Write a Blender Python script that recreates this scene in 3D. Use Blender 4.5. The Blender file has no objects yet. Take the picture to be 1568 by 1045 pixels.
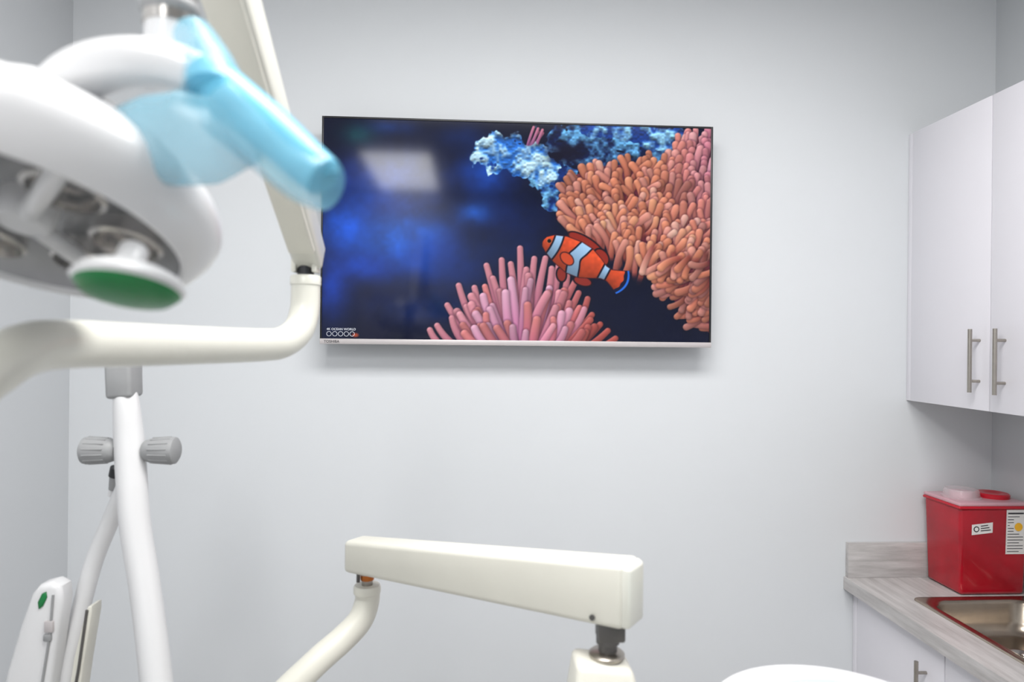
import bpy, bmesh, math, random
import numpy as np
from mathutils import Matrix, Vector, Euler

scn = bpy.context.scene
COL = scn.collection
try:
    scn.view_settings.view_transform = 'Standard'
except Exception:
    pass

# ------------------------------------------------------------------ materials
def srgb(r, g, b):
    def f(c):
        c /= 255.0
        return c / 12.92 if c <= 0.04045 else ((c + 0.055) / 1.055) ** 2.4
    return (f(r), f(g), f(b), 1.0)

def mat(name, rgb, rough=0.5, metal=0.0, spec=0.5, var=0.03, scale=8.0, bump=0.0, bscale=200.0,
        coat=0.0, alpha=1.0, trans=0.0):
    m = bpy.data.materials.new(name); m.use_nodes = True
    nt = m.node_tree; b = nt.nodes['Principled BSDF']
    tc = nt.nodes.new('ShaderNodeTexCoord')
    n = nt.nodes.new('ShaderNodeTexNoise'); n.inputs['Scale'].default_value = scale
    n.inputs['Detail'].default_value = 4
    nt.links.new(tc.outputs['Object'], n.inputs['Vector'])
    r = nt.nodes.new('ShaderNodeValToRGB')
    c = srgb(*rgb)
    r.color_ramp.elements[0].position = 0.3; r.color_ramp.elements[1].position = 0.7
    r.color_ramp.elements[0].color = tuple(max(0, x * (1 - var)) for x in c[:3]) + (1,)
    r.color_ramp.elements[1].color = tuple(min(1, x * (1 + var)) for x in c[:3]) + (1,)
    nt.links.new(n.outputs['Fac'], r.inputs['Fac'])
    nt.links.new(r.outputs['Color'], b.inputs['Base Color'])
    b.inputs['Roughness'].default_value = rough
    b.inputs['Metallic'].default_value = metal
    b.inputs['Specular IOR Level'].default_value = spec
    b.inputs['Coat Weight'].default_value = coat
    b.inputs['Alpha'].default_value = alpha
    b.inputs['Transmission Weight'].default_value = trans
    if bump > 0:
        n2 = nt.nodes.new('ShaderNodeTexNoise'); n2.inputs['Scale'].default_value = bscale
        nt.links.new(tc.outputs['Object'], n2.inputs['Vector'])
        bp = nt.nodes.new('ShaderNodeBump'); bp.inputs['Strength'].default_value = bump
        bp.inputs['Distance'].default_value = 0.002
        nt.links.new(n2.outputs['Fac'], bp.inputs['Height'])
        nt.links.new(bp.outputs['Normal'], b.inputs['Normal'])
    return m

M = {}
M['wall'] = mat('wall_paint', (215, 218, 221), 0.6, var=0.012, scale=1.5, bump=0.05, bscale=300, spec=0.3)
M['wall_shaded'] = mat('wall_paint_side_shaded', (200, 203, 206), 0.6, var=0.012, scale=1.5, bump=0.05, bscale=300, spec=0.3)  # same wall paint, darkened to carry the shade of the side walls
M['ceil'] = mat('ceiling_paint', (228, 228, 226), 0.8, var=0.01)
M['floor'] = mat('vinyl_floor', (172, 170, 167), 0.4, var=0.12, scale=5)
M['cab'] = mat('white_laminate', (224, 222, 228), 0.28, var=0.006, scale=3)
M['cabin'] = mat('cabinet_carcass', (205, 203, 206), 0.5, var=0.01)
M['steel'] = mat('brushed_steel', (172, 166, 158), 0.3, 1.0, var=0.06, scale=60)
M['sink'] = mat('sink_steel', (176, 164, 150), 0.22, 1.0, var=0.05, scale=40, bump=0.05, bscale=400)
M['chrome'] = mat('chrome', (205, 200, 195), 0.12, 1.0, var=0.02)
M['dark'] = mat('dark_plastic', (38, 38, 42), 0.4, var=0.1)
M['black'] = mat('black_gap', (12, 12, 13), 0.6)
M['bezel'] = mat('tv_bezel', (28, 28, 32), 0.35, var=0.05)
M['silver'] = mat('silver_trim', (196, 190, 190), 0.35, 0.3, var=0.03)
M['tvback'] = mat('tv_back', (30, 30, 32), 0.6)
M['cream'] = mat('cream_enamel', (217, 216, 206), 0.3, var=0.015, scale=12, coat=0.15)
M['cream2'] = mat('cream_plastic', (220, 218, 207), 0.4, var=0.015, scale=12)
M['white'] = mat('white_enamel', (216, 216, 217), 0.3, var=0.01, coat=0.2)
M['grey'] = mat('grey_rubber', (145, 146, 147), 0.5, var=0.04, scale=30)
M['greydk'] = mat('grey_dark', (96, 94, 92), 0.4, 0.4, var=0.1, scale=30)
M['copper'] = mat('copper_wire', (190, 110, 50), 0.4, 0.7)
M['red'] = mat('red_sharps_plastic', (166, 10, 32), 0.22, var=0.2, scale=9, coat=0.3)
M['redcap'] = mat('red_cap', (186, 20, 40), 0.3, var=0.05)
M['pinklid'] = mat('clear_lid', (222, 176, 186), 0.18, var=0.03, alpha=0.75)
M['clear'] = mat('clear_plastic', (235, 222, 226), 0.12, var=0.02, alpha=0.35)
M['label'] = mat('paper_label', (226, 224, 222), 0.6, var=0.02)
M['ink'] = mat('label_ink', (50, 50, 55), 0.6)
M['ylabel'] = mat('yellow_label', (240, 180, 40), 0.5)
M['green'] = mat('green_plastic', (20, 120, 62), 0.3, var=0.06)
M['blue'] = mat('blue_barrier_film', (104, 188, 218), 0.3, var=0.08, scale=25, alpha=0.84)
M['blue2'] = mat('blue_film_light', (140, 206, 228), 0.25, var=0.06, scale=25, alpha=0.42)
M['blue3'] = mat('blue_liner', (176, 222, 228), 0.4, var=0.04)
M['lens'] = mat('lamp_lens', (205, 208, 210), 0.08, var=0.02, alpha=0.16)
M['lensin'] = mat('lamp_reflector', (165, 165, 167), 0.25, 0.4, var=0.15, scale=20)
M['caption'] = mat('caption_white', (220, 225, 235), 0.6)

# grey wood-grain laminate
def wood(name, sc):
    m = bpy.data.materials.new(name); m.use_nodes = True
    nt = m.node_tree; b = nt.nodes['Principled BSDF']
    tc = nt.nodes.new('ShaderNodeTexCoord'); mp = nt.nodes.new('ShaderNodeMapping')
    mp.inputs['Scale'].default_value = sc
    n = nt.nodes.new('ShaderNodeTexNoise'); n.inputs['Scale'].default_value = 3.2
    n.inputs['Detail'].default_value = 9; n.inputs['Roughness'].default_value = 0.65
    r = nt.nodes.new('ShaderNodeValToRGB')
    r.color_ramp.elements[0].position = 0.3; r.color_ramp.elements[0].color = srgb(160, 156, 155)
    r.color_ramp.elements[1].position = 0.68; r.color_ramp.elements[1].color = srgb(200, 197, 196)
    nt.links.new(tc.outputs['Object'], mp.inputs['Vector']); nt.links.new(mp.outputs[0], n.inputs['Vector'])
    nt.links.new(n.outputs['Fac'], r.inputs['Fac']); nt.links.new(r.outputs['Color'], b.inputs['Base Color'])
    b.inputs['Roughness'].default_value = 0.38
    return m
M['wood'] = wood('grey_wood_laminate', (14, 1.2, 14))
M['woodx'] = wood('grey_wood_laminate_cross', (1.6, 14, 14))

# ------------------------------------------------------------------ builders
def new_obj(name, bm, m, parent=None, smooth=True, auto=35):
    me = bpy.data.meshes.new(name); bm.normal_update(); bm.to_mesh(me); bm.free()
    ob = bpy.data.objects.new(name, me); COL.objects.link(ob)
    if m: me.materials.append(m)
    if smooth:
        for p in me.polygons: p.use_smooth = True
        try:
            me.set_sharp_from_angle(angle=math.radians(auto))
        except Exception:
            pass
    if parent is not None: ob.parent = parent
    return ob

def empty(name):
    e = bpy.data.objects.new(name, None); e.empty_display_size = 0.1; COL.objects.link(e); return e

def hexa(name, c8, m, parent=None, bevel=0.0, seg=3):
    """c8: bottom 4 corners (ccw) then top 4."""
    bm = bmesh.new(); v = [bm.verts.new(c) for c in c8]
    for f in ((3, 2, 1, 0), (4, 5, 6, 7), (0, 1, 5, 4), (1, 2, 6, 5), (2, 3, 7, 6), (3, 0, 4, 7)):
        bm.faces.new([v[i] for i in f])
    bmesh.ops.recalc_face_normals(bm, faces=bm.faces)
    if bevel > 0:
        bmesh.ops.bevel(bm, geom=bm.edges[:], offset=bevel, segments=seg, affect='EDGES', profile=0.5)
    return new_obj(name, bm, m, parent)

def box(name, x0, x1, y0, y1, z0, z1, m, parent=None, bevel=0.0, seg=2):
    return hexa(name, [(x0, y0, z0), (x1, y0, z0), (x1, y1, z0), (x0, y1, z0),
                       (x0, y0, z1), (x1, y0, z1), (x1, y1, z1), (x0, y1, z1)], m, parent, bevel, seg)

def catmull(pts, n=8):
    P = [Vector(p) for p in pts]
    if len(P) < 3: return P
    out = []
    ext = [P[0] * 2 - P[1]] + P + [P[-1] * 2 - P[-2]]
    for i in range(1, len(ext) - 2):
        a, b, c, d = ext[i - 1:i + 3]
        for k in range(n):
            t = k / n
            out.append(0.5 * ((2 * b) + (c - a) * t + (2 * a - 5 * b + 4 * c - d) * t * t + (3 * b - a - 3 * c + d) * t ** 3))
    out.append(P[-1]); return out

def tube(name, pts, radii, m, parent=None, seg=28, n=8, caps=True, flat=1.0, up=None, smoothpath=True):
    P = catmull(pts, n) if smoothpath and len(pts) > 2 else [Vector(p) for p in pts]
    if not hasattr(radii, '__len__'): radii = [radii] * len(pts)
    k = len(pts) - 1
    R = []
    for i in range(len(P)):
        t = i / (len(P) - 1) * k; j = min(int(t), k - 1); fr = t - j
        R.append(radii[j] * (1 - fr) + radii[j + 1] * fr)
    bm = bmesh.new(); rings = []
    T0 = (P[1] - P[0]).normalized()
    ref = Vector(up) if up else (Vector((0, 0, 1)) if abs(T0.z) < 0.9 else Vector((0, 1, 0)))
    N = (ref - T0 * ref.dot(T0)).normalized()
    for i, p in enumerate(P):
        T = (P[min(i + 1, len(P) - 1)] - P[max(i - 1, 0)]).normalized()
        N = (N - T * N.dot(T)).normalized(); B = T.cross(N)
        rings.append([bm.verts.new(p + (N * math.cos(a) * R[i] + B * math.sin(a) * R[i] * flat))
                      for a in [2 * math.pi * q / seg for q in range(seg)]])
    for i in range(len(rings) - 1):
        for q in range(seg):
            bm.faces.new((rings[i][q], rings[i][(q + 1) % seg], rings[i + 1][(q + 1) % seg], rings[i + 1][q]))
    if caps:
        bm.faces.new(rings[0][::-1]); bm.faces.new(rings[-1])
    bmesh.ops.recalc_face_normals(bm, faces=bm.faces)
    return new_obj(name, bm, m, parent)

def lathe(name, prof, m, parent=None, seg=48, origin=(0, 0, 0), rot=None, auto=40):
    bm = bmesh.new(); rings = []
    for r, z in prof:
        if r < 1e-6: rings.append([bm.verts.new((0, 0, z))])
        else: rings.append([bm.verts.new((r * math.cos(2 * math.pi * q / seg), r * math.sin(2 * math.pi * q / seg), z)) for q in range(seg)])
    for a, b in zip(rings, rings[1:]):
        for q in range(seg):
            if len(a) == 1 and len(b) == 1: continue
            if len(a) == 1: bm.faces.new((a[0], b[q], b[(q + 1) % seg]))
            elif len(b) == 1: bm.faces.new((a[q], a[(q + 1) % seg], b[0]))
            else: bm.faces.new((a[q], a[(q + 1) % seg], b[(q + 1) % seg], b[q]))
    bmesh.ops.recalc_face_normals(bm, faces=bm.faces)
    T = Matrix.Translation(origin) @ (rot.to_4x4() if rot is not None else Matrix.Identity(4))
    bmesh.ops.transform(bm, matrix=T, verts=bm.verts)
    return new_obj(name, bm, m, parent, auto=auto)

def align(d):
    return Vector((0, 0, 1)).rotation_difference(Vector(d).normalized()).to_matrix()

def prism(name, poly, y0, y1, m, parent=None, bevel=0.004, seg=3, axis='xz'):
    """polygon in xz, extruded along y"""
    bm = bmesh.new()
    a = [bm.verts.new((x, y0, z)) for x, z in poly]; b = [bm.verts.new((x, y1, z)) for x, z in poly]
    bm.faces.new(a); bm.faces.new(b[::-1])
    n = len(poly)
    for i in range(n): bm.faces.new((a[i], b[i], b[(i + 1) % n], a[(i + 1) % n]))
    bmesh.ops.recalc_face_normals(bm, faces=bm.faces)
    if bevel:
        es = [e for e in bm.edges if abs(e.verts[0].co.y - e.verts[1].co.y) < 1e-6]
        bmesh.ops.bevel(bm, geom=es, offset=bevel, segments=seg, affect='EDGES', profile=0.5)
    return new_obj(name, bm, m, parent, auto=50)

def text(name, body, size, loc, rot, m, parent=None, ext=0.0003, align_x='LEFT'):
    c = bpy.data.curves.new(name, 'FONT'); c.body = body; c.size = size; c.extrude = ext; c.align_x = align_x
    c.materials.append(m)
    o = bpy.data.objects.new(name, c); COL.objects.link(o); o.location = loc; o.rotation_euler = rot
    if parent is not None: o.parent = parent
    return o

# ------------------------------------------------------------------ room
XL, XR, YB, YF, ZC = -1.37, 1.90, 2.40, -1.60, 3.06
box('wall_back', XL - .1, XR + .1, YB, YB + .1, 0, ZC, M['wall'])
box('wall_left', XL - .1, XL, YF, YB, 0, ZC, M['wall_shaded'])
box('wall_right', XR, XR + .1, YF, YB, 0, ZC, M['wall_shaded'])
box('wall_front', XL - .1, XR + .1, YF - .1, YF, 0, ZC, M['wall'])
box('floor', XL - .1, XR + .1, YF - .1, YB + .1, -.1, 0, M['floor'])
box('ceiling', XL - .1, XR + .1, YF - .1, YB + .1, ZC, ZC + .1, M['ceil'])
box('baseboard_back', XL, 1.37, YB - .012, YB, 0, .1, M['cab'], bevel=.002)
box('baseboard_left', XL, XL + .012, YF, YB - .012, 0, .1, M['cab'], bevel=.002)
# doorway on the wall behind the camera
d = empty('door_1')
box('door_leaf', -.95, -.10, YF, YF + .03, 0, 2.08, M['cabin'], d, .003)
for nm, a, b2, c_, e_ in (('jamb_l', -1.03, -.95, 0, 2.16), ('jamb_r', -.10, -.02, 0, 2.16), ('head', -.95, -.10, 2.08, 2.16)):
    box(nm, a, b2, YF, YF + .045, c_, e_, M['cab'], d, .003)
tube('door_lever', [(-.17, YF + .03, 1.0), (-.17, YF + .08, 1.0), (-.29, YF + .08, 1.0)], .01, M['steel'], d, smoothpath=False)

# ------------------------------------------------------------------ TV picture, painted as vertex colours
K = 1.25
U0, V0, PW, PH = 495.0, 181.0, 594.0, 341.0
GW, GH = int(PW * K) + 1, int(PH * K) + 1
rng = np.random.RandomState(7)
UU, VV = np.meshgrid(U0 + np.arange(GW) / K, V0 + np.arange(GH) / K)

def vnoise(cell, seed, ax=1.0):
    r = np.random.RandomState(seed)
    gx = int(GW / (cell * K * ax)) + 3; gy = int(GH / (cell * K)) + 3
    g = r.rand(gy, gx)
    x = np.arange(GW) / (cell * K * ax); y = np.arange(GH) / (cell * K)
    xi = x.astype(int); yi = y.astype(int); fx = x - xi; fy = y - yi
    fx = fx * fx * (3 - 2 * fx); fy = (fy * fy * (3 - 2 * fy))[:, None]
    a = g[yi][:, xi]; b = g[yi][:, xi + 1]; c = g[yi + 1][:, xi]; d_ = g[yi + 1][:, xi + 1]
    return (a * (1 - fx) + b * fx) * (1 - fy) + (c * (1 - fx) + d_ * fx) * fy

def fbm(cell, seed, o=4):
    s = 0; w = 0; a = 1.0
    for i in range(o):
        s = s + a * vnoise(cell / 2 ** i, seed + i); w += a; a *= .55
    return s / w

def C(*c): return np.array(c, float) / 255.0
img = np.zeros((GH, GW, 3)) + C(7, 14, 40)

def blend(mask, col):
    global img
    img = img * (1 - mask[..., None]) + (col if getattr(col, 'ndim', 1) == 3 else np.asarray(col)[None, None, :]) * mask[..., None]

n1 = fbm(45, 3); n2 = fbm(28, 11, 3)
glow = [(600, 270, 60, 42, (58, 96, 196), .8), (548, 205, 30, 18, (22, 80, 84), .65), (598, 192, 34, 12, (30, 76, 160), .6),  # first blob: blue water with the screen's room reflection painted in
        (605, 362, 70, 40, (28, 112, 240), 1.1), (530, 350, 42, 38, (24, 92, 226), 1.1), (560, 410, 46, 24, (16, 68, 186), .9),
        (512, 440, 24, 50, (18, 68, 190), .9), (652, 395, 46, 34, (16, 78, 196), .9), (724, 323, 26, 17, (36, 104, 214), 1.0),
        (738, 262, 42, 32, (20, 80, 196), .95), (640, 470, 90, 28, (12, 40, 100), .8), (770, 330, 60, 40, (12, 42, 110), .6),
        (700, 400, 50, 40, (10, 46, 120), .8), (525, 275, 30, 30, (22, 54, 140), .7), (780, 380, 60, 20, (10, 34, 84), .7),
        (700, 205, 40, 20, (14, 40, 96), .7), (590, 310, 60, 20, (22, 72, 184), .7)]
for cu, cv, su, sv, c, a in glow:
    m_ = a * np.exp(-((UU - cu) / su) ** 2 - ((VV - cv) / sv) ** 2) * np.clip(.7 + 1.1 * (n1 - .3), 0, 1.2)
    blend(np.clip(m_, 0, 1), C(*c))
img *= (0.87 + .26 * n2)[..., None]

# blue rocks
n4 = vnoise(5, 44)
def rock(els, lo, hi, thr, seed):
    d_ = np.full((GH, GW), -9.0)
    for cu, cv, su, sv in els:
        d_ = np.maximum(d_, 1 - np.sqrt(((UU - cu) / su) ** 2 + ((VV - cv) / sv) ** 2))
    nn = fbm(16, seed, 3)
    mk = np.clip((d_ + (nn - .5) * 1.2 + .05) * 12, 0, 1)
    nb = fbm(14, seed + 9, 3)
    rid = 1 - np.abs(2 * fbm(15, seed + 30, 2) - 1) * 2.2
    t = np.clip((nb - thr) * 3.2 + .25 + .35 * rid, 0, 1)[..., None]
    gx = np.clip(np.gradient(nb, axis=0)[..., None] * 8, -.5, .3)
    blend(mk, np.clip((lo * (1 - t) + hi * t) * (1 + gx), 0, 1))
rock([(900, 205, 80, 30), (985, 205, 86, 28), (930, 235, 64, 24)], C(10, 24, 66), C(96, 162, 214), .50, 61)
rock([(842, 268, 36, 28), (850, 300, 22, 18)], C(14, 44, 110), C(104, 168, 212), .50, 81)
def tent(p0, p1, p2, r0, r1, cb, ct, shade=.55, hl=.0, sh=.0):
    """tapered shaded tentacle on a quadratic curve, with a dark contact edge"""
    global img
    ts = np.linspace(0, 1, 16)
    X = (1 - ts) ** 2 * p0[0] + 2 * ts * (1 - ts) * p1[0] + ts ** 2 * p2[0]
    Y = (1 - ts) ** 2 * p0[1] + 2 * ts * (1 - ts) * p1[1] + ts ** 2 * p2[1]
    rm = max(r0, r1) + 5
    i0 = max(0, int((X.min() - rm - U0) * K)); i1 = min(GW, int((X.max() + rm - U0) * K) + 2)
    j0 = max(0, int((Y.min() - rm - V0) * K)); j1 = min(GH, int((Y.max() + rm - V0) * K) + 2)
    if i1 <= i0 or j1 <= j0: return
    u = UU[j0:j1, i0:i1]; v = VV[j0:j1, i0:i1]
    best = np.full(u.shape, 9.0); bt = np.zeros(u.shape); bs = np.zeros(u.shape)
    for k in range(15):
        ax, ay, bx, by = X[k], Y[k], X[k + 1], Y[k + 1]
        dx, dy = bx - ax, by - ay; L2 = dx * dx + dy * dy + 1e-9
        q = np.clip(((u - ax) * dx + (v - ay) * dy) / L2, 0, 1)
        t = ts[k] + q * (ts[1] - ts[0]); rr = r0 + (r1 - r0) * t
        ex = u - (ax + dx * q); ey = v - (ay + dy * q)
        dd = np.sqrt(ex ** 2 + ey ** 2) / rr
        s = (ex * (-.6) + ey * (-.8)) / rr
        w = dd < best; best = np.where(w, dd, best); bt = np.where(w, t, bt); bs = np.where(w, s, bs)
    rr = r0 + (r1 - r0) * bt
    if sh > 0:
        sm = np.clip(1 - (best - 1) * rr / 3.2, 0, 1)[..., None] * sh * bt[..., None] ** .5
        img[j0:j1, i0:i1] *= (1 - sm) + sm * np.array([.4, .24, .4])
    mask = np.clip((1 - best) * rr * K * .8 + .5, 0, 1)[..., None]
    nz = np.sqrt(np.clip(1 - best ** 2, 0, 1))
    col = cb[None, None] * (1 - bt[..., None] ** .8) + ct[None, None] * bt[..., None] ** .8
    lum = (1 - shade) + shade * (.62 * nz + .38 * np.clip(bs * .9 + .35, 0, 1.2))
    col = col * lum[..., None] + hl * np.clip(bs, 0, 1)[..., None] ** 2
    # fade the root into whatever lies underneath
    mask = mask * np.clip(bt * 5 + .15, 0, 1)[..., None]
    img[j0:j1, i0:i1] = img[j0:j1, i0:i1] * (1 - mask) + np.clip(col, 0, 1) * mask
for k in range(5):
    x = 803 + k * 3.4
    tent((x - 3, 234 - k * 2), (x - 1, 214), (x + 9 + (k % 2) * 4, 186 + (k * 7) % 12), 3.0, 2.2, C(96, 60, 140), C(232, 140, 170), .5, .1, .5)
rock([(766, 228, 40, 28), (800, 240, 46, 24), (832, 257, 26, 18)], C(40, 104, 190), C(184, 222, 242), .50, 91)
rock([(1020, 200, 44, 18), (950, 192, 66, 12)], C(20, 58, 136), C(136, 192, 226), .50, 101)
mk = np.exp(-((UU - 862) / 30) ** 4 - ((VV - 226) / 15) ** 4); blend(mk * .85, C(14, 12, 34))

# right orange anemone
poly = [(848, 330), (852, 295), (872, 262), (905, 246), (965, 240), (1010, 236), (1035, 212), (1050, 196), (1092, 190),
        (1092, 508), (1060, 488), (1030, 452), (1000, 425), (985, 400), (940, 385), (925, 360), (880, 352)]
def inside(px, py, pl):
    c = False; j = len(pl) - 1
    for i in range(len(pl)):
        xi, yi = pl[i]; xj, yj = pl[j]
        if (yi > py) != (yj > py) and px < (xj - xi) * (py - yi) / (yj - yi) + xi: c = not c
        j = i
    return c
ins = np.zeros((GH, GW), bool)
j = len(poly) - 1
for i in range(len(poly)):
    xi, yi = poly[i]; xj, yj = poly[j]
    if yi != yj:
        ins ^= ((yi > VV) != (yj > VV)) & (UU < (xj - xi) * (VV - yi) / (yj - yi) + xi)
    j = i
blend(ins * .9, C(120, 48, 62))
tl = []
tries = 0
cand = []
while len(cand) < 330 and tries < 60000:
    tries += 1
    x = rng.uniform(845, 1096); y = rng.uniform(188, 512)
    if inside(x, y, poly) and all((x - a) ** 2 + (y - b_) ** 2 > 40 for a, b_ in cand): cand.append((x, y))
for x, y in cand:
    if y > 400 - (x - 940) * .05 and x > 960:
        dx, dy = -.75 + rng.randn() * .3, .5 + rng.randn() * .35; key = -y + 900
        ln = rng.uniform(30, 52)
    elif x > 1030 and y < 330:
        dx, dy = .15 + rng.randn() * .15, -1; key = y; ln = rng.uniform(50, 86)
    else:
        dx = (x - 960) / 120 * .75 + rng.randn() * .4; dy = -1 + rng.randn() * .2; key = y; ln = rng.uniform(30, 60)
        if x < 880: dx -= .5
    l = math.hypot(dx, dy); dx /= l; dy /= l
    tl.append((key, x, y, dx, dy, ln))
tl.sort()
hue = fbm(60, 140, 2)
for key, x, y, dx, dy, ln in tl:
    w = np.clip((x - 1000) / 90, 0, 1) * np.clip((380 - y) / 120, 0, 1)
    hh = hue[int(np.clip((y - V0) * K, 0, GH - 1)), int(np.clip((x - U0) * K, 0, GW - 1))]
    f_ = rng.uniform(.84, 1.08) * (.78 + .44 * hh)
    ct = (C(252, 156, 120) * (1 - w) + C(212, 132, 156) * w) * f_
    if rng.rand() < .35: ct = ct * .55 + C(252, 184, 186) * .45 * f_
    cb = (C(176, 72, 66) * (1 - w) + C(138, 66, 110) * w) * f_
    if y > 420: ct = ct * .9 + C(30, 10, 30) * .2
    b = rng.uniform(-14, 14)
    # root sits behind the position, tip stays near it so the outline follows the colony
    tent((x - dx * ln * .72, y - dy * ln * .72), (x - dx * ln * .2 - dy * b, y - dy * ln * .2 + dx * b), (x + dx * ln * .28, y + dy * ln * .28),
         4.2, rng.uniform(4.6, 6.6), cb * .8, np.clip(ct, 0, 1), .5, .14, .34)

# bottom pink anemone
blend(np.clip(1 - np.sqrt(((UU - 800) / 120) ** 2 + ((VV - 545) / 100) ** 2), 0, .25) * 4 * .8, C(90, 34, 82))
tips = [(657, 507), (668, 500), (683, 468), (690, 488), (700, 437), (712, 470), (724, 440), (742, 405), (752, 425), (765, 396),
        (779, 402), (793, 377), (803, 410), (815, 393), (832, 392), (842, 408), (853, 400), (866, 420), (880, 425), (884, 446),
        (898, 455), (905, 480), (918, 495), (942, 517), (930, 505)]
def anem(tx, ty, r0, r1, cb, ct):
    bx = 800 + (tx - 800) * .30; by = 560
    bend = (tx - 800) * .12 + rng.randn() * 12
    tent((bx, by), ((bx + tx) / 2 + bend * .8, (by + ty) / 2 + abs(tx - 800) * .12), (tx, ty), r0, r1, cb, ct, .52, .14, .34)
def acol(tx):
    w = np.clip((tx - 850) / 60, 0, 1)
    return (C(196, 84, 146) * (1 - w) + C(120, 34, 44) * w, C(250, 164, 178) * (1 - w) + C(212, 98, 88) * w)
for tx, ty in sorted(tips, key=lambda q: q[1]):
    cb, ct = acol(tx); anem(tx, ty, 8.5, 4.8, cb * .8, ct * .95)
for i in range(52):
    tx = rng.uniform(690, 912)
    e = 1 - ((tx - 798) / 135) ** 2
    ty = 522 - e * rng.uniform(.12, .95) * 110
    tips.append((tx, ty))
inner = sorted(tips[25:], key=lambda q: q[1])
for tx, ty in inner:
    cb, ct = acol(tx); f_ = rng.uniform(.84, 1.08)
    q_ = rng.rand()
    if q_ < .3: ct = ct * .5 + C(240, 196, 236) * .5
    elif q_ < .6: ct = ct * .6 + C(244, 124, 100) * .4
    anem(tx, ty, 8.5, rng.uniform(4.6, 6.6), cb * f_, np.clip(ct * f_, 0, 1))
img = np.clip(img, 0, 1)

# clownfish
ang = math.radians(27); sx, sy = 828, 364
S = (UU - sx) * math.cos(ang) + (VV - sy) * math.sin(ang)
T = -(UU - sx) * math.sin(ang) + (VV - sy) * math.cos(ang)
prof_s = [0, 3, 12, 30, 55, 75, 92, 106, 116, 126, 140, 148]
top = np.interp(S, prof_s, [1, 9, 17, 24, 27, 25, 18, 11, 10, 14, 20, 22])
bot = np.interp(S, prof_s, [2, 9, 15, 23, 29, 27, 19, 12, 11, 15, 22, 24])
def soft(x): return np.clip(x * K + .5, 0, 1)
endS = 148 - (T / 22.0) ** 2 * 9
inx = soft(S) * soft(endS - S)
def ell(cs, ct_, rs, rt, a=0):
    ca, sa = math.cos(a), math.sin(a); p = (S - cs) * ca + (T - ct_) * sa; q = -(S - cs) * sa + (T - ct_) * ca
    return (1 - np.sqrt((p / rs) ** 2 + (q / rt) ** 2)) * min(rs, rt)
for e in ((62, -26, 34, 12, .1), (92, -19, 16, 12, .5)):
    blend(soft(ell(*e)), C(24, 12, 22)); e2 = (e[0], e[1], e[2] - 2.5, e[3] - 2.5, e[4]); blend(soft(ell(*e2)), C(150, 44, 30))
for e in ((50, 34, 13, 9, 1.0), (84, 28, 16, 9, -.2)):
    blend(soft(ell(*e)), C(20, 12, 26)); e2 = (e[0], e[1], e[2] - 2.5, e[3] - 2.5, e[4]); blend(soft(ell(*e2)), C(140, 46, 36))
body = soft(T + top) * soft(bot - T) * inx
lat = np.clip((T + top) / (top + bot), 0, 1)
orange = C(228, 84, 44)[None, None] * (1.08 - .46 * lat[..., None]) * (.92 + .16 * n4[..., None])
blend(body, C(60, 20, 26))
body2 = soft(T + top - 1.2) * soft(bot - T - 1.2) * soft(S - .8) * soft(endS - 1 - S)
blend(body2, np.clip(orange, 0, 1))
bow = (T / 26.0) ** 2
bands = ((16, 27, 4), (50, 68, -5), (103, 112, 0))
for a, b, cv in bands:
    c_ = S + cv * bow + (3.5 * np.exp(-(T / 9) ** 2) if a == 50 else 0)
    blk = soft(c_ - a + 2.6) * soft(b + 2.6 - c_) * body2
    wh = soft(c_ - a) * soft(b - c_) * body2
    blend(blk, C(18, 14, 30)); blend(wh, (C(166, 206, 244)[None, None] * (1.05 - .42 * lat[..., None])))
tail = soft(S - (endS - 9) + .8 * np.sin(T * .5)) * body
blend(tail, C(16, 20, 50)); blend(soft(S - (endS - 3.5)) * body, C(40, 110, 220))
blend(soft(ell(46, 8, 13, 9, .3)), C(50, 20, 24)); blend(soft(ell(46, 8, 11.4, 7.4, .3)), C(206, 76, 40))
blend(soft(ell(9, -4, 4.2, 4.2)), C(210, 110, 60)); blend(soft(ell(9, -4, 3, 3)), C(10, 8, 12))
img = np.clip(img, 0, 1)
blend(np.clip(1 - np.sqrt(((UU - 545) / 6) ** 2 + ((VV - 516) / 4) ** 2), 0, 1) ** .5, C(200, 80, 40))
sm = img.copy()
sm[1:-1, 1:-1] = (img[1:-1, 1:-1] * 4 + img[:-2, 1:-1] + img[2:, 1:-1] + img[1:-1, :-2] + img[1:-1, 2:]) / 8
img = sm

# ------------------------------------------------------------------ television
tv = empty('flat_screen_television')
X0, X1, Z0, Z1, YT = -0.511, 0.813, 1.684, 2.443, 2.300
SX0, SX1, SZ0, SZ1 = X0 + .006, X1 - .007, 1.702, Z1 - .007
box('bezel_left', X0, SX0, YT, YT + .03, Z0 + .016, Z1, M['bezel'], tv, .0015)
box('bezel_right', SX1, X1, YT, YT + .03, Z0 + .016, Z1, M['bezel'], tv, .0015)
box('bezel_top', SX0, SX1, YT, YT + .03, SZ1, Z1, M['bezel'], tv, .0015)
box('bezel_bottom_trim', X0, X1, YT - .003, YT + .03, Z0, SZ0, M['silver'], tv, .002)
box('panel_body', X0 + .003, X1 - .003, YT + .006, YT + .035, Z0 + .004, Z1 - .003, M['tvback'], tv, .002)
box('rear_housing', X0 + .06, X1 - .06, YT + .035, YT + .082, Z0 + .012, Z1 - .16, M['tvback'], tv, .01)
box('wall_bracket', -.05, .35, YT + .07, YB, 1.88, 2.22, M['dark'], tv, .003)
text('bezel_lettering', 'TOSHIBA', .0125, (X0 + .014, YT - .0035, Z0 + .0045), (math.pi / 2, 0, 0), M['dark'], tv)
text('screen_caption', '4K OCEAN WORLD', .0108, (X0 + .022, YT + .0015, 1.730), (math.pi / 2, 0, 0), M['caption'], tv)
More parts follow.
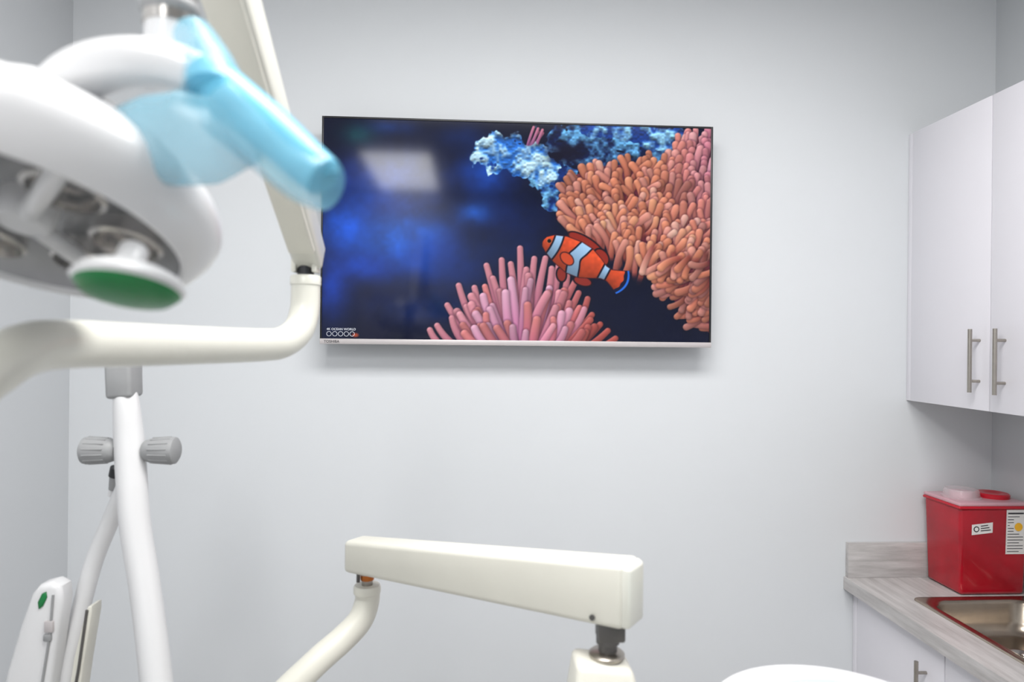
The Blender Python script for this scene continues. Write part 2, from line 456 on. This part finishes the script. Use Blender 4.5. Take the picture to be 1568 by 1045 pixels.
for i in range(5):
    bm = bmesh.new()
    o0 = []
    cxr = X0 + .030 + i * .019; czr = 1.718
    for q in range(20):
        a = 2 * math.pi * q / 20
        o0.append((bm.verts.new((cxr + .0082 * math.cos(a), YT + .0015, czr + .0082 * math.sin(a))),
                   bm.verts.new((cxr + .0070 * math.cos(a), YT + .0015, czr + .0070 * math.sin(a)))))
    for q in range(20):
        a, b = o0[q]; c_, d_ = o0[(q + 1) % 20]; bm.faces.new((a, c_, d_, b))
    new_obj('screen_caption_ring_%d' % (i + 1), bm, M['caption'], tv)
xs = SX0 + (SX1 - SX0) * np.arange(GW) / (GW - 1); zs = SZ1 - (SZ1 - SZ0) * np.arange(GH) / (GH - 1)
XX, ZZ = np.meshgrid(xs, zs)
co = np.stack([XX, np.full_like(XX, YT + .003), ZZ], -1).reshape(-1, 3).astype(np.float32)
idx = np.arange(GW * GH).reshape(GH, GW)
fa = np.stack([idx[1:, :-1], idx[1:, 1:], idx[:-1, 1:], idx[:-1, :-1]], -1).reshape(-1, 4).astype(np.int32)
me = bpy.data.meshes.new('screen_picture')
me.vertices.add(len(co)); me.vertices.foreach_set('co', co.ravel())
me.loops.add(fa.size); me.loops.foreach_set('vertex_index', fa.ravel())
me.polygons.add(len(fa)); me.polygons.foreach_set('loop_start', (np.arange(len(fa)) * 4).astype(np.int32))
me.update(calc_edges=True)
ca = me.color_attributes.new('picture', 'FLOAT_COLOR', 'POINT')
lin = np.where(img <= .04045, img / 12.92, ((img + .055) / 1.055) ** 2.4)
rgba = np.concatenate([lin, np.ones((GH, GW, 1))], -1).astype(np.float32)
ca.data.foreach_set('color', rgba.ravel())
scr = bpy.data.objects.new('screen_picture', me); COL.objects.link(scr); scr.parent = tv
m = bpy.data.materials.new('lit_screen'); m.use_nodes = True; nt = m.node_tree; b = nt.nodes['Principled BSDF']
at = nt.nodes.new('ShaderNodeAttribute'); at.attribute_name = 'picture'
b.inputs['Base Color'].default_value = (.004, .004, .006, 1)
b.inputs['Roughness'].default_value = .09; b.inputs['Specular IOR Level'].default_value = .26
nt.links.new(at.outputs['Color'], b.inputs['Emission Color']); b.inputs['Emission Strength'].default_value = 1.0
me.materials.append(m)

# ------------------------------------------------------------------ upper cabinets
uc = empty('upper_cabinet')
CX = 1.57; XW = XR - .001; YW = YB - .001
box('carcass', CX + .02, XW, .50, YW, 1.502, 2.464, M['cabin'], uc)
box('filler_strip', CX + .003, CX + .022, 2.375, YW, 1.50, 2.466, M['cab'], uc, .001)
doors_y = [(1.997, 2.372), (1.619, 1.993), (1.241, 1.615), (.863, 1.237), (.503, .859)]
for i, (a, b2) in enumerate(doors_y):
    box('door_panel_%d' % (i + 1), CX, CX + .02, a, b2, 1.50, 2.466, M['cab'], uc, .0015)
def bar_handle(par, nm, x, y, z0, z1, face):
    tube(nm, [(x, y, z0), (x, y, z1)], .0062, M['steel'], par, seg=20)
    for k, z in enumerate((z0 + .035, z1 - .035)):
        tube(nm + '_post_%d' % (k + 1), [(x, y, z), (face, y, z)], .0048, M['steel'], par, seg=14)
for i, y in enumerate((2.037, 1.935, 1.27, 1.19)):
    bar_handle(uc, 'handle_%d' % (i + 1), CX - .032, y, 1.555, 1.752, CX + .002)

# ------------------------------------------------------------------ base cabinets, counter, sink
lc = empty('base_cabinet')
box('carcass_far', 1.40, XW, 2.215, YW, .10, .815, M['cabin'], lc)
box('carcass_near', 1.40, XW, .60, 1.63, .10, .815, M['cabin'], lc)
box('carcass_under_sink', 1.40, XW, 1.63, 2.215, .10, .70, M['cabin'], lc)
box('toe_kick', 1.45, XW, .60, YW, 0, .10, M['dark'], lc)
box('filler_strip', 1.381, 1.401, 2.372, YW, .10, .815, M['cab'], lc, .001)
for i, (a, b2) in enumerate(((1.917, 2.369), (1.462, 1.913), (1.01, 1.458), (.602, 1.006))):
    box('door_panel_%d' % (i + 1), 1.38, 1.40, a, b2, .11, .812, M['cab'], lc, .0015)
for i, y in enumerate((1.995, 1.835, 1.08, .93)):
    bar_handle(lc, 'handle_%d' % (i + 1), 1.348, y, .545, .742, 1.382)

ct = empty('countertop')
hx0, hx1, hy0, hy1 = 1.475, 1.858, 1.675, 2.17
box('slab_front', 1.345, hx0, .58, YW, .816, .860, M['wood'], ct, .0)
box('slab_back', hx1, XW, .58, YW, .816, .860, M['wood'], ct)
box('slab_far', hx0, hx1, hy1, YW, .816, .860, M['wood'], ct)
box('slab_near', hx0, hx1, .58, hy0, .816, .860, M['wood'], ct)
box('backsplash_far', 1.352, XW, YB - .02, YW, .860, .985, M['woodx'], ct, .001)
box('backsplash_side', XR - .02, XW, .58, YB - .02, .860, .985, M['wood'], ct, .001)

sk = empty('kitchen_sink')
def rr(x0, x1, y0, y1, r, z, n=8):
    pts = []
    for cx_, cy_, a0 in ((x1 - r, y1 - r, 0), (x0 + r, y1 - r, 90), (x0 + r, y0 + r, 180), (x1 - r, y0 + r, 270)):
        for k in range(n + 1):
            a = math.radians(a0 + 90 * k / n); pts.append((cx_ + r * math.cos(a), cy_ + r * math.sin(a), z))
    return pts
sx0, sx1, sy0, sy1 = 1.455, 1.872, 1.655, 2.185
levels = [(0, .025, .8605), (0.001, .025, .864), (.004, .024, .8655), (.026, .065, .8635), (.031, .07, .862), (.035, .072, .852),
          (.045, .075, .80), (.052, .078, .775), (.068, .085, .762), (.095, .085, .757), (.17, .04, .755)]
bm = bmesh.new(); rings = []
for ins_, r, z in levels:
    rings.append([bm.verts.new(p) for p in rr(sx0 + ins_, sx1 - ins_, sy0 + ins_, sy1 - ins_, r, z)])
for a, b2 in zip(rings, rings[1:]):
    n_ = len(a)
    for q in range(n_): bm.faces.new((a[q], a[(q + 1) % n_], b2[(q + 1) % n_], b2[q]))
bm.faces.new(rings[-1])
bmesh.ops.recalc_face_normals(bm, faces=bm.faces)
new_obj('basin', bm, M['sink'], sk, auto=60)
dx_, dy_ = 1.672, 1.975
lathe('drain_flange', [(.045, .0), (.044, .004), (.036, .003), (.030, -.003), (.0, -.004)], M['chrome'], sk, origin=(dx_, dy_, .759))
for k in range(6):
    a = k * math.pi / 3
    lathe('drain_hole_%d' % (k + 1), [(0, .0005), (.0055, .0)], M['black'], sk, seg=14, origin=(dx_ + .016 * math.cos(a), dy_ + .016 * math.sin(a), .7565))
lathe('drain_knob', [(.007, 0), (.007, .01), (.004, .014), (0, .015)], M['chrome'], sk, origin=(dx_, dy_, .755), seg=20)

# ------------------------------------------------------------------ sharps container
sh = empty('sharps_container')
hexa('bin_body', [(1.640, 2.203, .861), (1.865, 2.203, .861), (1.865, 2.374, .861), (1.640, 2.374, .861),
                  (1.629, 2.195, 1.158), (1.868, 2.195, 1.158), (1.868, 2.377, 1.158), (1.629, 2.377, 1.158)], M['red'], sh, .012, 4)
box('bin_rim', 1.624, 1.873, 2.190, 2.379, 1.152, 1.162, M['redcap'], sh, .004, 3)
box('clear_lid', 1.626, 1.871, 2.192, 2.378, 1.161, 1.174, M['pinklid'], sh, .005, 3)
lathe('clear_port', [(.062, 0), (.062, .004), (.056, .006), (.053, .026), (.05, .03), (.03, .031), (0, .031)], M['clear'], sh, origin=(1.700, 2.285, 1.173))
lathe('clear_port_inner', [(.036, .0), (.036, .02), (0, .021)], M['pinklid'], sh, origin=(1.700, 2.285, 1.174))
lathe('red_port_cap', [(.052, 0), (.052, .012), (.048, .016), (.03, .017), (.02, .013), (0, .013)], M['redcap'], sh, origin=(1.812, 2.285, 1.173))
def label(nm, x0, x1, z0, z1, mt, yoff, slant=0.0):
    f = lambda z: 2.203 - .008 * (z - .861) / .297 - yoff
    bm = bmesh.new(); vs = [bm.verts.new(p) for p in ((x0, f(z0), z0), (x1, f(z0 + slant), z0 + slant), (x1, f(z1 + slant), z1 + slant), (x0, f(z1), z1))]
    bm.faces.new(vs); return new_obj(nm, bm, mt, sh)
label('round_label_panel', 1.672, 1.745, 1.065, 1.100, M['label'], .0008, .008)
lathe('round_label_logo', [(0, .0), (.010, 0)], M['ink'], sh, seg=24, origin=(1.688, 2.1958, 1.085), rot=align((0, -1, 0)))
lathe('round_label_logo_center', [(0, .0), (.0065, 0)], M['label'], sh, seg=24, origin=(1.688, 2.1954, 1.085), rot=align((0, -1, 0)))
for k in range(3): label('round_label_line_%d' % k, 1.703, 1.738 - .005 * k, 1.078 + .008 * k, 1.081 + .008 * k, M['ink'], .0014, .003)
label('warning_label', 1.792, 1.860, 1.000, 1.150, M['label'], .0008)
lathe('warning_symbol', [(0, 0), (.014, 0)], M['ylabel'], sh, seg=24, origin=(1.835, 2.1950, 1.092), rot=align((0, -1, 0)))
for k in range(14): label('warning_line_%d' % k, 1.797, (1.852 if k % 3 else 1.838) - (.034 if 6 < k < 12 else 0), 1.008 + .0098 * k, 1.0102 + .0098 * k + (.003 if k == 13 else 0), M['ink'], .0014)

# ------------------------------------------------------------------ dental lamp with its arm
lp = empty('dental_operating_light')
tube('support_pipe', [(-.520, .56, 0.02), (-.520, .56, .8), (-.515, .56, 1.35), (-.498, .58, 1.52), (-.478, .64, 1.63), (-.468, .70, 1.672), (-.465, .75, 1.688),
                      (-.460, .81, 1.691), (-.439, .90, 1.690), (-.405, 1.02, 1.689), (-.357, 1.17, 1.689), (-.336, 1.225, 1.694),
                      (-.319, 1.262, 1.716), (-.312, 1.278, 1.753), (-.311, 1.28, 1.800)],
     [.028] * 12 + [.0272, .0262, .0258], M['cream'], lp, seg=36, n=10)
lathe('floor_flange', [(0, .03), (.05, .03), (.09, .015), (.1, 0)], M['cream'], lp, origin=(-.52, .56, 0))
lathe('pipe_collar', [(.0255, 0), (.0275, .002), (.0275, .016), (.025, .019), (0, .019)], M['cream'], lp, origin=(-.311, 1.28, 1.798))
lathe('elbow_pin', [(.015, 0), (.015, .03), (0, .03)], M['dark'], lp, origin=(-.311, 1.28, 1.816))
def oriented_beam(name, p0, p1, w0, w1, h0, h1, m, par, bevel, side=(1, 0, 0), seg=3):
    p0, p1 = Vector(p0), Vector(p1); d_ = (p1 - p0).normalized(); s = Vector(side); s = (s - d_ * s.dot(d_)).normalized(); u = s.cross(d_)
    c = []
    for p, w, h in ((p0, w0, h0), (p1, w1, h1)):
        c += [p - s * w / 2 - u * h / 2, p + s * w / 2 - u * h / 2, p + s * w / 2 + u * h / 2, p - s * w / 2 + u * h / 2]
    return hexa(name, c, m, par, bevel, seg)
oriented_beam('spring_arm', (-.306, 1.295, 1.848), (-.314, .66, 2.285), .052, .062, .056, .07, M['cream'], lp, .009)
oriented_beam('spring_arm_cover', (-.3065, 1.238, 1.862), (-.3135, .74, 2.204), .046, .05, .03, .03, M['cream2'], lp, .004)
box('elbow_fork_left', -.334, -.325, 1.262, 1.298, 1.822, 1.868, M['cream'], lp, .003)
box('elbow_fork_right', -.297, -.288, 1.262, 1.298, 1.822, 1.868, M['cream'], lp, .003)
SPX = -.286
lathe('arm_end_cap', [(0, -.045), (.036, -.045), (.04, -.04), (.04, .035), (.034, .042), (0, .044)], M['cream'], lp, origin=(-.300, .655, 2.275))
tube('chrome_spindle', [(SPX, .655, 2.24), (SPX, .655, 1.955)], .019, M['chrome'], lp)
tube('spindle_sleeve', [(SPX, .655, 2.20), (SPX, .655, 1.990)], .0235, M['chrome'], lp)
lathe('spindle_ring', [(.0235, 0), (.026, .003), (.026, .010), (.0235, .013)], M['grey'], lp, origin=(SPX, .655, 2.000))

# lamp head, lens facing down and toward the camera side
lc0 = Vector((-.407, .635, 1.796)); LS = .95
ax = Vector((.10, .40, 1.0)).normalized(); RT = align(ax)
def H(prof, nm, mt, off=(0, 0, 0), seg=72, auto=40):
    return lathe(nm, [(r * LS, z * LS) for r, z in prof], mt, lp, seg, origin=lc0 + RT @ (Vector(off) * LS), rot=RT, auto=auto)
H([(.140, .002), (.142, -.003), (.146, -.004), (.152, .001), (.160, .011), (.168, .024), (.1715, .036), (.170, .047), (.162, .060),
   (.145, .076), (.122, .092), (.098, .104), (.090, .108), (.086, .119), (.076, .128), (.055, .134), (0, .136)], 'lamp_shell', M['white'])
H([(.141, .002), (.130, .022), (.10, .034), (.045, .036), (0, .036)], 'reflector_dish', M['lensin'])
H([(0, -.002), (.08, -.001), (.138, .001), (.142, .002)], 'lens_glass', M['lens'])
H([(0, .004), (.022, .004), (.026, .009), (.026, .036)], 'center_hub', M['white'])
for k in range(6):
    a = k * math.pi / 3 + .35
    off = (.088 * math.cos(a), .088 * math.sin(a), .008)
    H([(.030, .0), (.034, .002), (.031, .02), (.014, .026), (0, .026)], 'led_cup_%d' % (k + 1), M['chrome'], off, 28)
    H([(0, .014), (.014, .016)], 'led_%d' % (k + 1), M['dark'], off, 20)
for k in range(3):
    a = k * 2 * math.pi / 3 - .85
    p = [lc0 + RT @ (Vector((r * math.cos(a), r * math.sin(a), z)) * LS) for r, z in ((.02, .010), (.08, .006), (.136, .010))]
    tube('rib_%d' % (k + 1), p, .009, M['white'], lp, seg=12)
# sensor pod with green underside below the rim
pod = Vector((-.282, .575, 1.742)); pr = align((.05, .32, 1))
lathe('sensor_pod', [(0, .014), (.03, .013), (.039, .008), (.043, .001), (.040, -.003)], M['white'], lp, origin=pod, rot=pr)
lathe('sensor_pod_green', [(.040, -.003), (.034, -.009), (.02, -.012), (0, -.013)], M['green'], lp, origin=pod, rot=pr)
tube('sensor_pod_bracket', [pod + Vector((-.008, .004, .006)), pod + Vector((-.010, .028, .032))], .012, M['white'], lp, seg=16)
# yoke
tube('yoke', [(-.388, .64, 1.880), (-.368, .622, 1.907), (-.338, .610, 1.928), (-.300, .604, 1.936), (-.264, .604, 1.934), (-.228, .604, 1.921)],
     [.028, .025, .0225, .021, .0205, .020], M['white'], lp, seg=30)
tube('yoke_riser', [(-.288, .612, 1.935), (-.287, .648, 1.955), (SPX, .655, 1.992)], [.018, .020, .022], M['white'], lp, seg=24)
lathe('yoke_end_ball', [(0, -.024), (.013, -.021), (.0215, -.011), (.024, 0), (.0215, .011), (.013, .021), (0, .024)], M['blue'], lp, origin=(-.224, .604, 1.915), seg=28)
# handle wrapped in blue barrier sleeve
tube('handle_sleeve', [(-.232, .604, 1.925), (-.207, .592, 1.903), (-.170, .575, 1.873), (-.136, .556, 1.842), (-.121, .549, 1.829), (-.116, .547, 1.8245)],
     [.022, .022, .0200, .0180, .0170, .010], M['blue'], lp, seg=30)
tube('handle_sleeve_film', [(-.208, .590, 1.892), (-.172, .575, 1.862), (-.137, .555, 1.831), (-.117, .545, 1.821)], [.027, .025, .022, .0205], M['blue2'], lp, seg=24)
tube('barrier_bag', [(-.312, .600, 1.884), (-.285, .592, 1.876), (-.250, .582, 1.866), (-.215, .580, 1.864), (-.180, .578, 1.866)],
     [.010, .028, .040, .036, .018], M['blue2'], lp, seg=26, flat=.5, up=(0, 0, 1))
tube('barrier_collar', [(-.222, .596, 1.905), (-.228, .604, 1.928), (-.238, .612, 1.948), (-.250, .622, 1.966)], [.032, .028, .024, .022], M['blue2'], lp, seg=26, flat=.8)

# ------------------------------------------------------------------ assistant console stand
st = empty('dental_assistant_console')
tube('main_pole', [(-.742, 1.50, 1.592), (-.739, 1.50, 1.56), (-.729, 1.498, 1.458), (-.706, 1.475, 1.31), (-.672, 1.45, 1.18), (-.630, 1.41, 1.01),
                   (-.590, 1.37, .80), (-.56, 1.35, .5), (-.56, 1.35, .03)],
     [.020, .0255, .0305, .030, .0295, .030, .031, .031, .031], M['white'], st, seg=34)
lathe('floor_base', [(0, .05), (.05, .05), (.14, .03), (.16, .0)], M['white'], st, origin=(-.56, 1.35, 0))
hexa('top_clamp', [(-.771, 1.475, 1.568), (-.718, 1.475, 1.572), (-.718, 1.535, 1.572), (-.771, 1.535, 1.568),
                   (-.775, 1.475, 1.645), (-.720, 1.475, 1.645), (-.720, 1.535, 1.645), (-.775, 1.535, 1.645)], M['grey'], st, .008)
def knob(nm, x, sgn):
    r0 = align((sgn, 0, .0))
    lathe(nm, [(0, -.002), (.018, -.002), (.022, .002), (.0255, .012), (.028, .035), (.0295, .056), (.028, .064), (.022, .068), (0, .069)], M['grey'], st,
          origin=(x, 1.498, 1.458), rot=r0, seg=40)
    for k in range(14):
        a = 2 * math.pi * k / 14
        p0 = Vector((x, 1.498, 1.458)) + r0 @ Vector((.0265 * math.cos(a), .0265 * math.sin(a), .016))
        p1 = Vector((x, 1.498, 1.458)) + r0 @ Vector((.0292 * math.cos(a), .0292 * math.sin(a), .056))
        tube(nm + '_rib_%d' % (k + 1), [p0, p1], .0016, M['grey'], st, seg=8)
knob('knob_left', -.758, -1); knob('knob_right', -.698, 1)
tube('pivot_shaft', [(-.765, 1.498, 1.458), (-.690, 1.498, 1.458)], .014, M['greydk'], st)
tube('secondary_arm', [(-.735, 1.530, 1.425), (-.762, 1.55, 1.375), (-.800, 1.56, 1.29), (-.832, 1.555, 1.20), (-.850, 1.53, 1.08), (-.858, 1.51, .95),
                       (-.85, 1.49, .80), (-.78, 1.45, .66), (-.66, 1.39, .58), (-.575, 1.36, .55)], .0185, M['white'], st, seg=26)
tube('cable_gland', [(-.788, 1.555, 1.395), (-.795, 1.565, 1.362)], .011, M['grey'], st, seg=18)
tube('cable_gland_cap', [(-.783, 1.552, 1.412), (-.789, 1.556, 1.392)], .013, M['dark'], st, seg=18)
tube('cable_gland_tip', [(-.797, 1.566, 1.364), (-.802, 1.57, 1.345)], .008, M['white'], st, seg=18)
prism('control_head', [(-.908, 1.165), (-.893, 1.184), (-.868, 1.190), (-.850, 1.180), (-.846, 1.150), (-.856, 1.07), (-.868, .97), (-.885, .85), (-.90, .74), (-.96, .72),
                       (-.985, .80), (-.972, .93), (-.955, 1.01), (-.930, 1.10)], 1.462, 1.512, M['white'], st, .012, 4)
tube('control_seam', [(-.862, 1.461, 1.165), (-.868, 1.460, 1.08), (-.882, 1.460, .98), (-.90, 1.460, .85)], .0025, M['grey'], st, seg=8)
prism('green_button', [(-.892, 1.150), (-.884, 1.168), (-.876, 1.172), (-.874, 1.160), (-.882, 1.142), (-.890, 1.136)], 1.4595, 1.463, M['green'], st, .003, 2)
box('button_plate', -.878, -.860, 1.457, 1.464, 1.088, 1.112, M['silver'], st, .002)
box('button_plate_lower', -.880, -.864, 1.457, 1.464, 1.070, 1.084, M['grey'], st, .002)
prism('holder_strip', [(-.798, 1.135), (-.790, 1.137), (-.790, 1.12), (-.805, 1.02), (-.815, .94), (-.82, .75), (-.838, .75), (-.836, .95), (-.824, 1.03), (-.808, 1.10)],
      1.47, 1.51, M['cream2'], st, .002, 2)
tube('holder_strip_edge', [(-.798, 1.468, 1.13), (-.812, 1.468, 1.02), (-.822, 1.468, .94), (-.828, 1.468, .76)], .003, M['greydk'], st, seg=8)
tube('holder_strip_link', [(-.83, 1.49, .80), (-.852, 1.49, .80)], .012, M['grey'], st, seg=12)

# ------------------------------------------------------------------ instrument tray arm
ta = empty('instrument_tray_arm')
n_ = Vector((.60, .80, 0)); A = Vector((-.279, 1.50, 0)); B = Vector((.250, 1.115, 0)); w0, w1 = .060, .070
def at_(p, z, o=None): q = p + (o if o is not None else Vector((0, 0, 0))); return (q.x, q.y, z)
hexa('beam', [at_(A, 1.192), at_(B, 1.221), at_(B, 1.221, n_ * w1), at_(A, 1.192, n_ * w0),
              at_(A, 1.262), at_(B, 1.331), at_(B, 1.331, n_ * w1), at_(A, 1.262, n_ * w0)], M['cream2'], ta, .011, 4)
E = B + Vector((.809, -.588, 0)) * -.004
hexa('beam_end_cap', [at_(E, 1.224), at_(E, 1.224, Vector((.012, -.008, 0)) + n_ * .006), at_(E, 1.224, Vector((.012, -.008, 0)) + n_ * .064), at_(E, 1.224, n_ * w1),
                      at_(E, 1.328), at_(E, 1.322, Vector((.012, -.008, 0)) + n_ * .006), at_(E, 1.322, Vector((.012, -.008, 0)) + n_ * .064), at_(E, 1.328, n_ * w1)], M['cream'], ta, .005, 3)
tube('beam_screw', [(.205, 1.142, 1.235), (.203, 1.139, 1.235)], .005, M['greydk'], ta, seg=16)
pc = Vector((-.228, 1.515, 0))
lathe('left_pivot', [(.012, 0), (.012, .03), (.017, .03), (.017, .05)], M['steel'], ta, origin=(pc.x, pc.y, 1.155), seg=28)
lathe('left_pivot_wires', [(.0145, 0), (.0155, .006), (.0145, .012)], M['copper'], ta, origin=(pc.x, pc.y, 1.172), seg=20)
tube('left_pivot_pin', [(-.246, 1.505, 1.17), (-.246, 1.505, 1.20)], .004, M['greydk'], ta, seg=12)
lathe('pipe_collar', [(.0265, 0), (.0295, .002), (.0295, .015), (.027, .019), (0, .019)], M['cream2'], ta, origin=(pc.x, pc.y, 1.142))
tube('lower_pipe', [(pc.x, pc.y, 1.150), (pc.x, pc.y, 1.125), (-.240, 1.497, 1.090), (-.272, 1.468, 1.062), (-.322, 1.42, 1.030), (-.40, 1.35, .965), (-.46, 1.22, .88),
                    (-.51, .90, .76), (-.52, .60, .70)], [.027, .027, .0275, .028, .028, .028, .028, .028, .028], M['cream2'], ta, seg=32)
hp = Vector((.240, 1.165, 0))
box('right_joint_block', hp.x - .023, hp.x + .023, hp.y - .02, hp.y + .02, 1.188, 1.224, M['greydk'], ta, .004)
lathe('right_joint_neck', [(.016, 0), (.016, .02), (.02, .022), (.02, .04)], M['greydk'], ta, origin=(hp.x - .004, hp.y, 1.160), seg=28)
lathe('right_joint_flange', [(0, 0), (.028, 0), (.031, .004), (.031, .008), (.026, .012), (0, .012)], M['steel'], ta, origin=(hp.x - .006, hp.y, 1.156), seg=32)
hexa('tray_knuckle', [(.162, 1.10, 1.04), (.300, 1.10, 1.04), (.300, 1.21, 1.04), (.162, 1.21, 1.04),
                      (.178, 1.125, 1.162), (.272, 1.125, 1.152), (.272, 1.20, 1.152), (.178, 1.20, 1.162)], M['cream2'], ta, .012, 4)
tube('tray_link', [(.26, 1.14, 1.08), (.36, 1.06, 1.09), (.48, .95, 1.12), (.515, .90, 1.145)], .018, M['cream2'], ta, seg=20)
lathe('tray_dish', [(0, -.022), (.14, -.022), (.165, -.014), (.178, -.002), (.180, .006), (.174, .012), (.160, .012), (.140, .006), (.125, .001), (.0, .001)], M['white'], ta,
      origin=(.508, .900, 1.170), seg=90)
lathe('tray_liner', [(0, .0), (.110, .0), (.122, .003), (.136, .0085), (.130, .007), (.11, .003), (0, .003)], M['blue3'], ta, origin=(.528, .896, 1.172), seg=90)

# ------------------------------------------------------------------ lights
def troffer(nm, x, y, sx_, sy_, power, col=(1, .99, .975)):
    e = empty(nm)
    t = .03
    for k, (a, b2, c_, d_) in enumerate(((x - sx_/2 - t, x + sx_/2 + t, y - sy_/2 - t, y - sy_/2), (x - sx_/2 - t, x + sx_/2 + t, y + sy_/2, y + sy_/2 + t),
                                         (x - sx_/2 - t, x - sx_/2, y - sy_/2, y + sy_/2), (x + sx_/2, x + sx_/2 + t, y - sy_/2, y + sy_/2))):
        box('frame_%d' % (k + 1), a, b2, c_, d_, ZC - .02, ZC, M['ceil'], e)
    l = bpy.data.lights.new(nm + '_lamp', 'AREA'); l.shape = 'RECTANGLE'; l.size = sx_; l.size_y = sy_; l.energy = power; l.color = col
    o = bpy.data.objects.new('tube_panel', l); COL.objects.link(o); o.location = (x, y, ZC - .012); o.parent = e
troffer('ceiling_light', .30, .84, 1.8, .6, 60)
troffer('ceiling_light.001', -.58, -.92, .5, 1.2, 36)

w = bpy.data.worlds.new('world'); scn.world = w; w.use_nodes = True
w.node_tree.nodes['Background'].inputs['Color'].default_value = (.8, .85, .9, 1)
w.node_tree.nodes['Background'].inputs['Strength'].default_value = .3

# ------------------------------------------------------------------ camera
cd = bpy.data.cameras.new('camera'); cd.lens = 24; cd.sensor_width = 36
cam = bpy.data.objects.new('camera', cd); COL.objects.link(cam)
cam.location = (0, 0, 1.70); cam.rotation_euler = (1.5708, -.0105, -.056)
cd.clip_start = .02
cd.dof.use_dof = True; cd.dof.focus_distance = 2.3; cd.dof.aperture_fstop = 2.8
scn.camera = cam
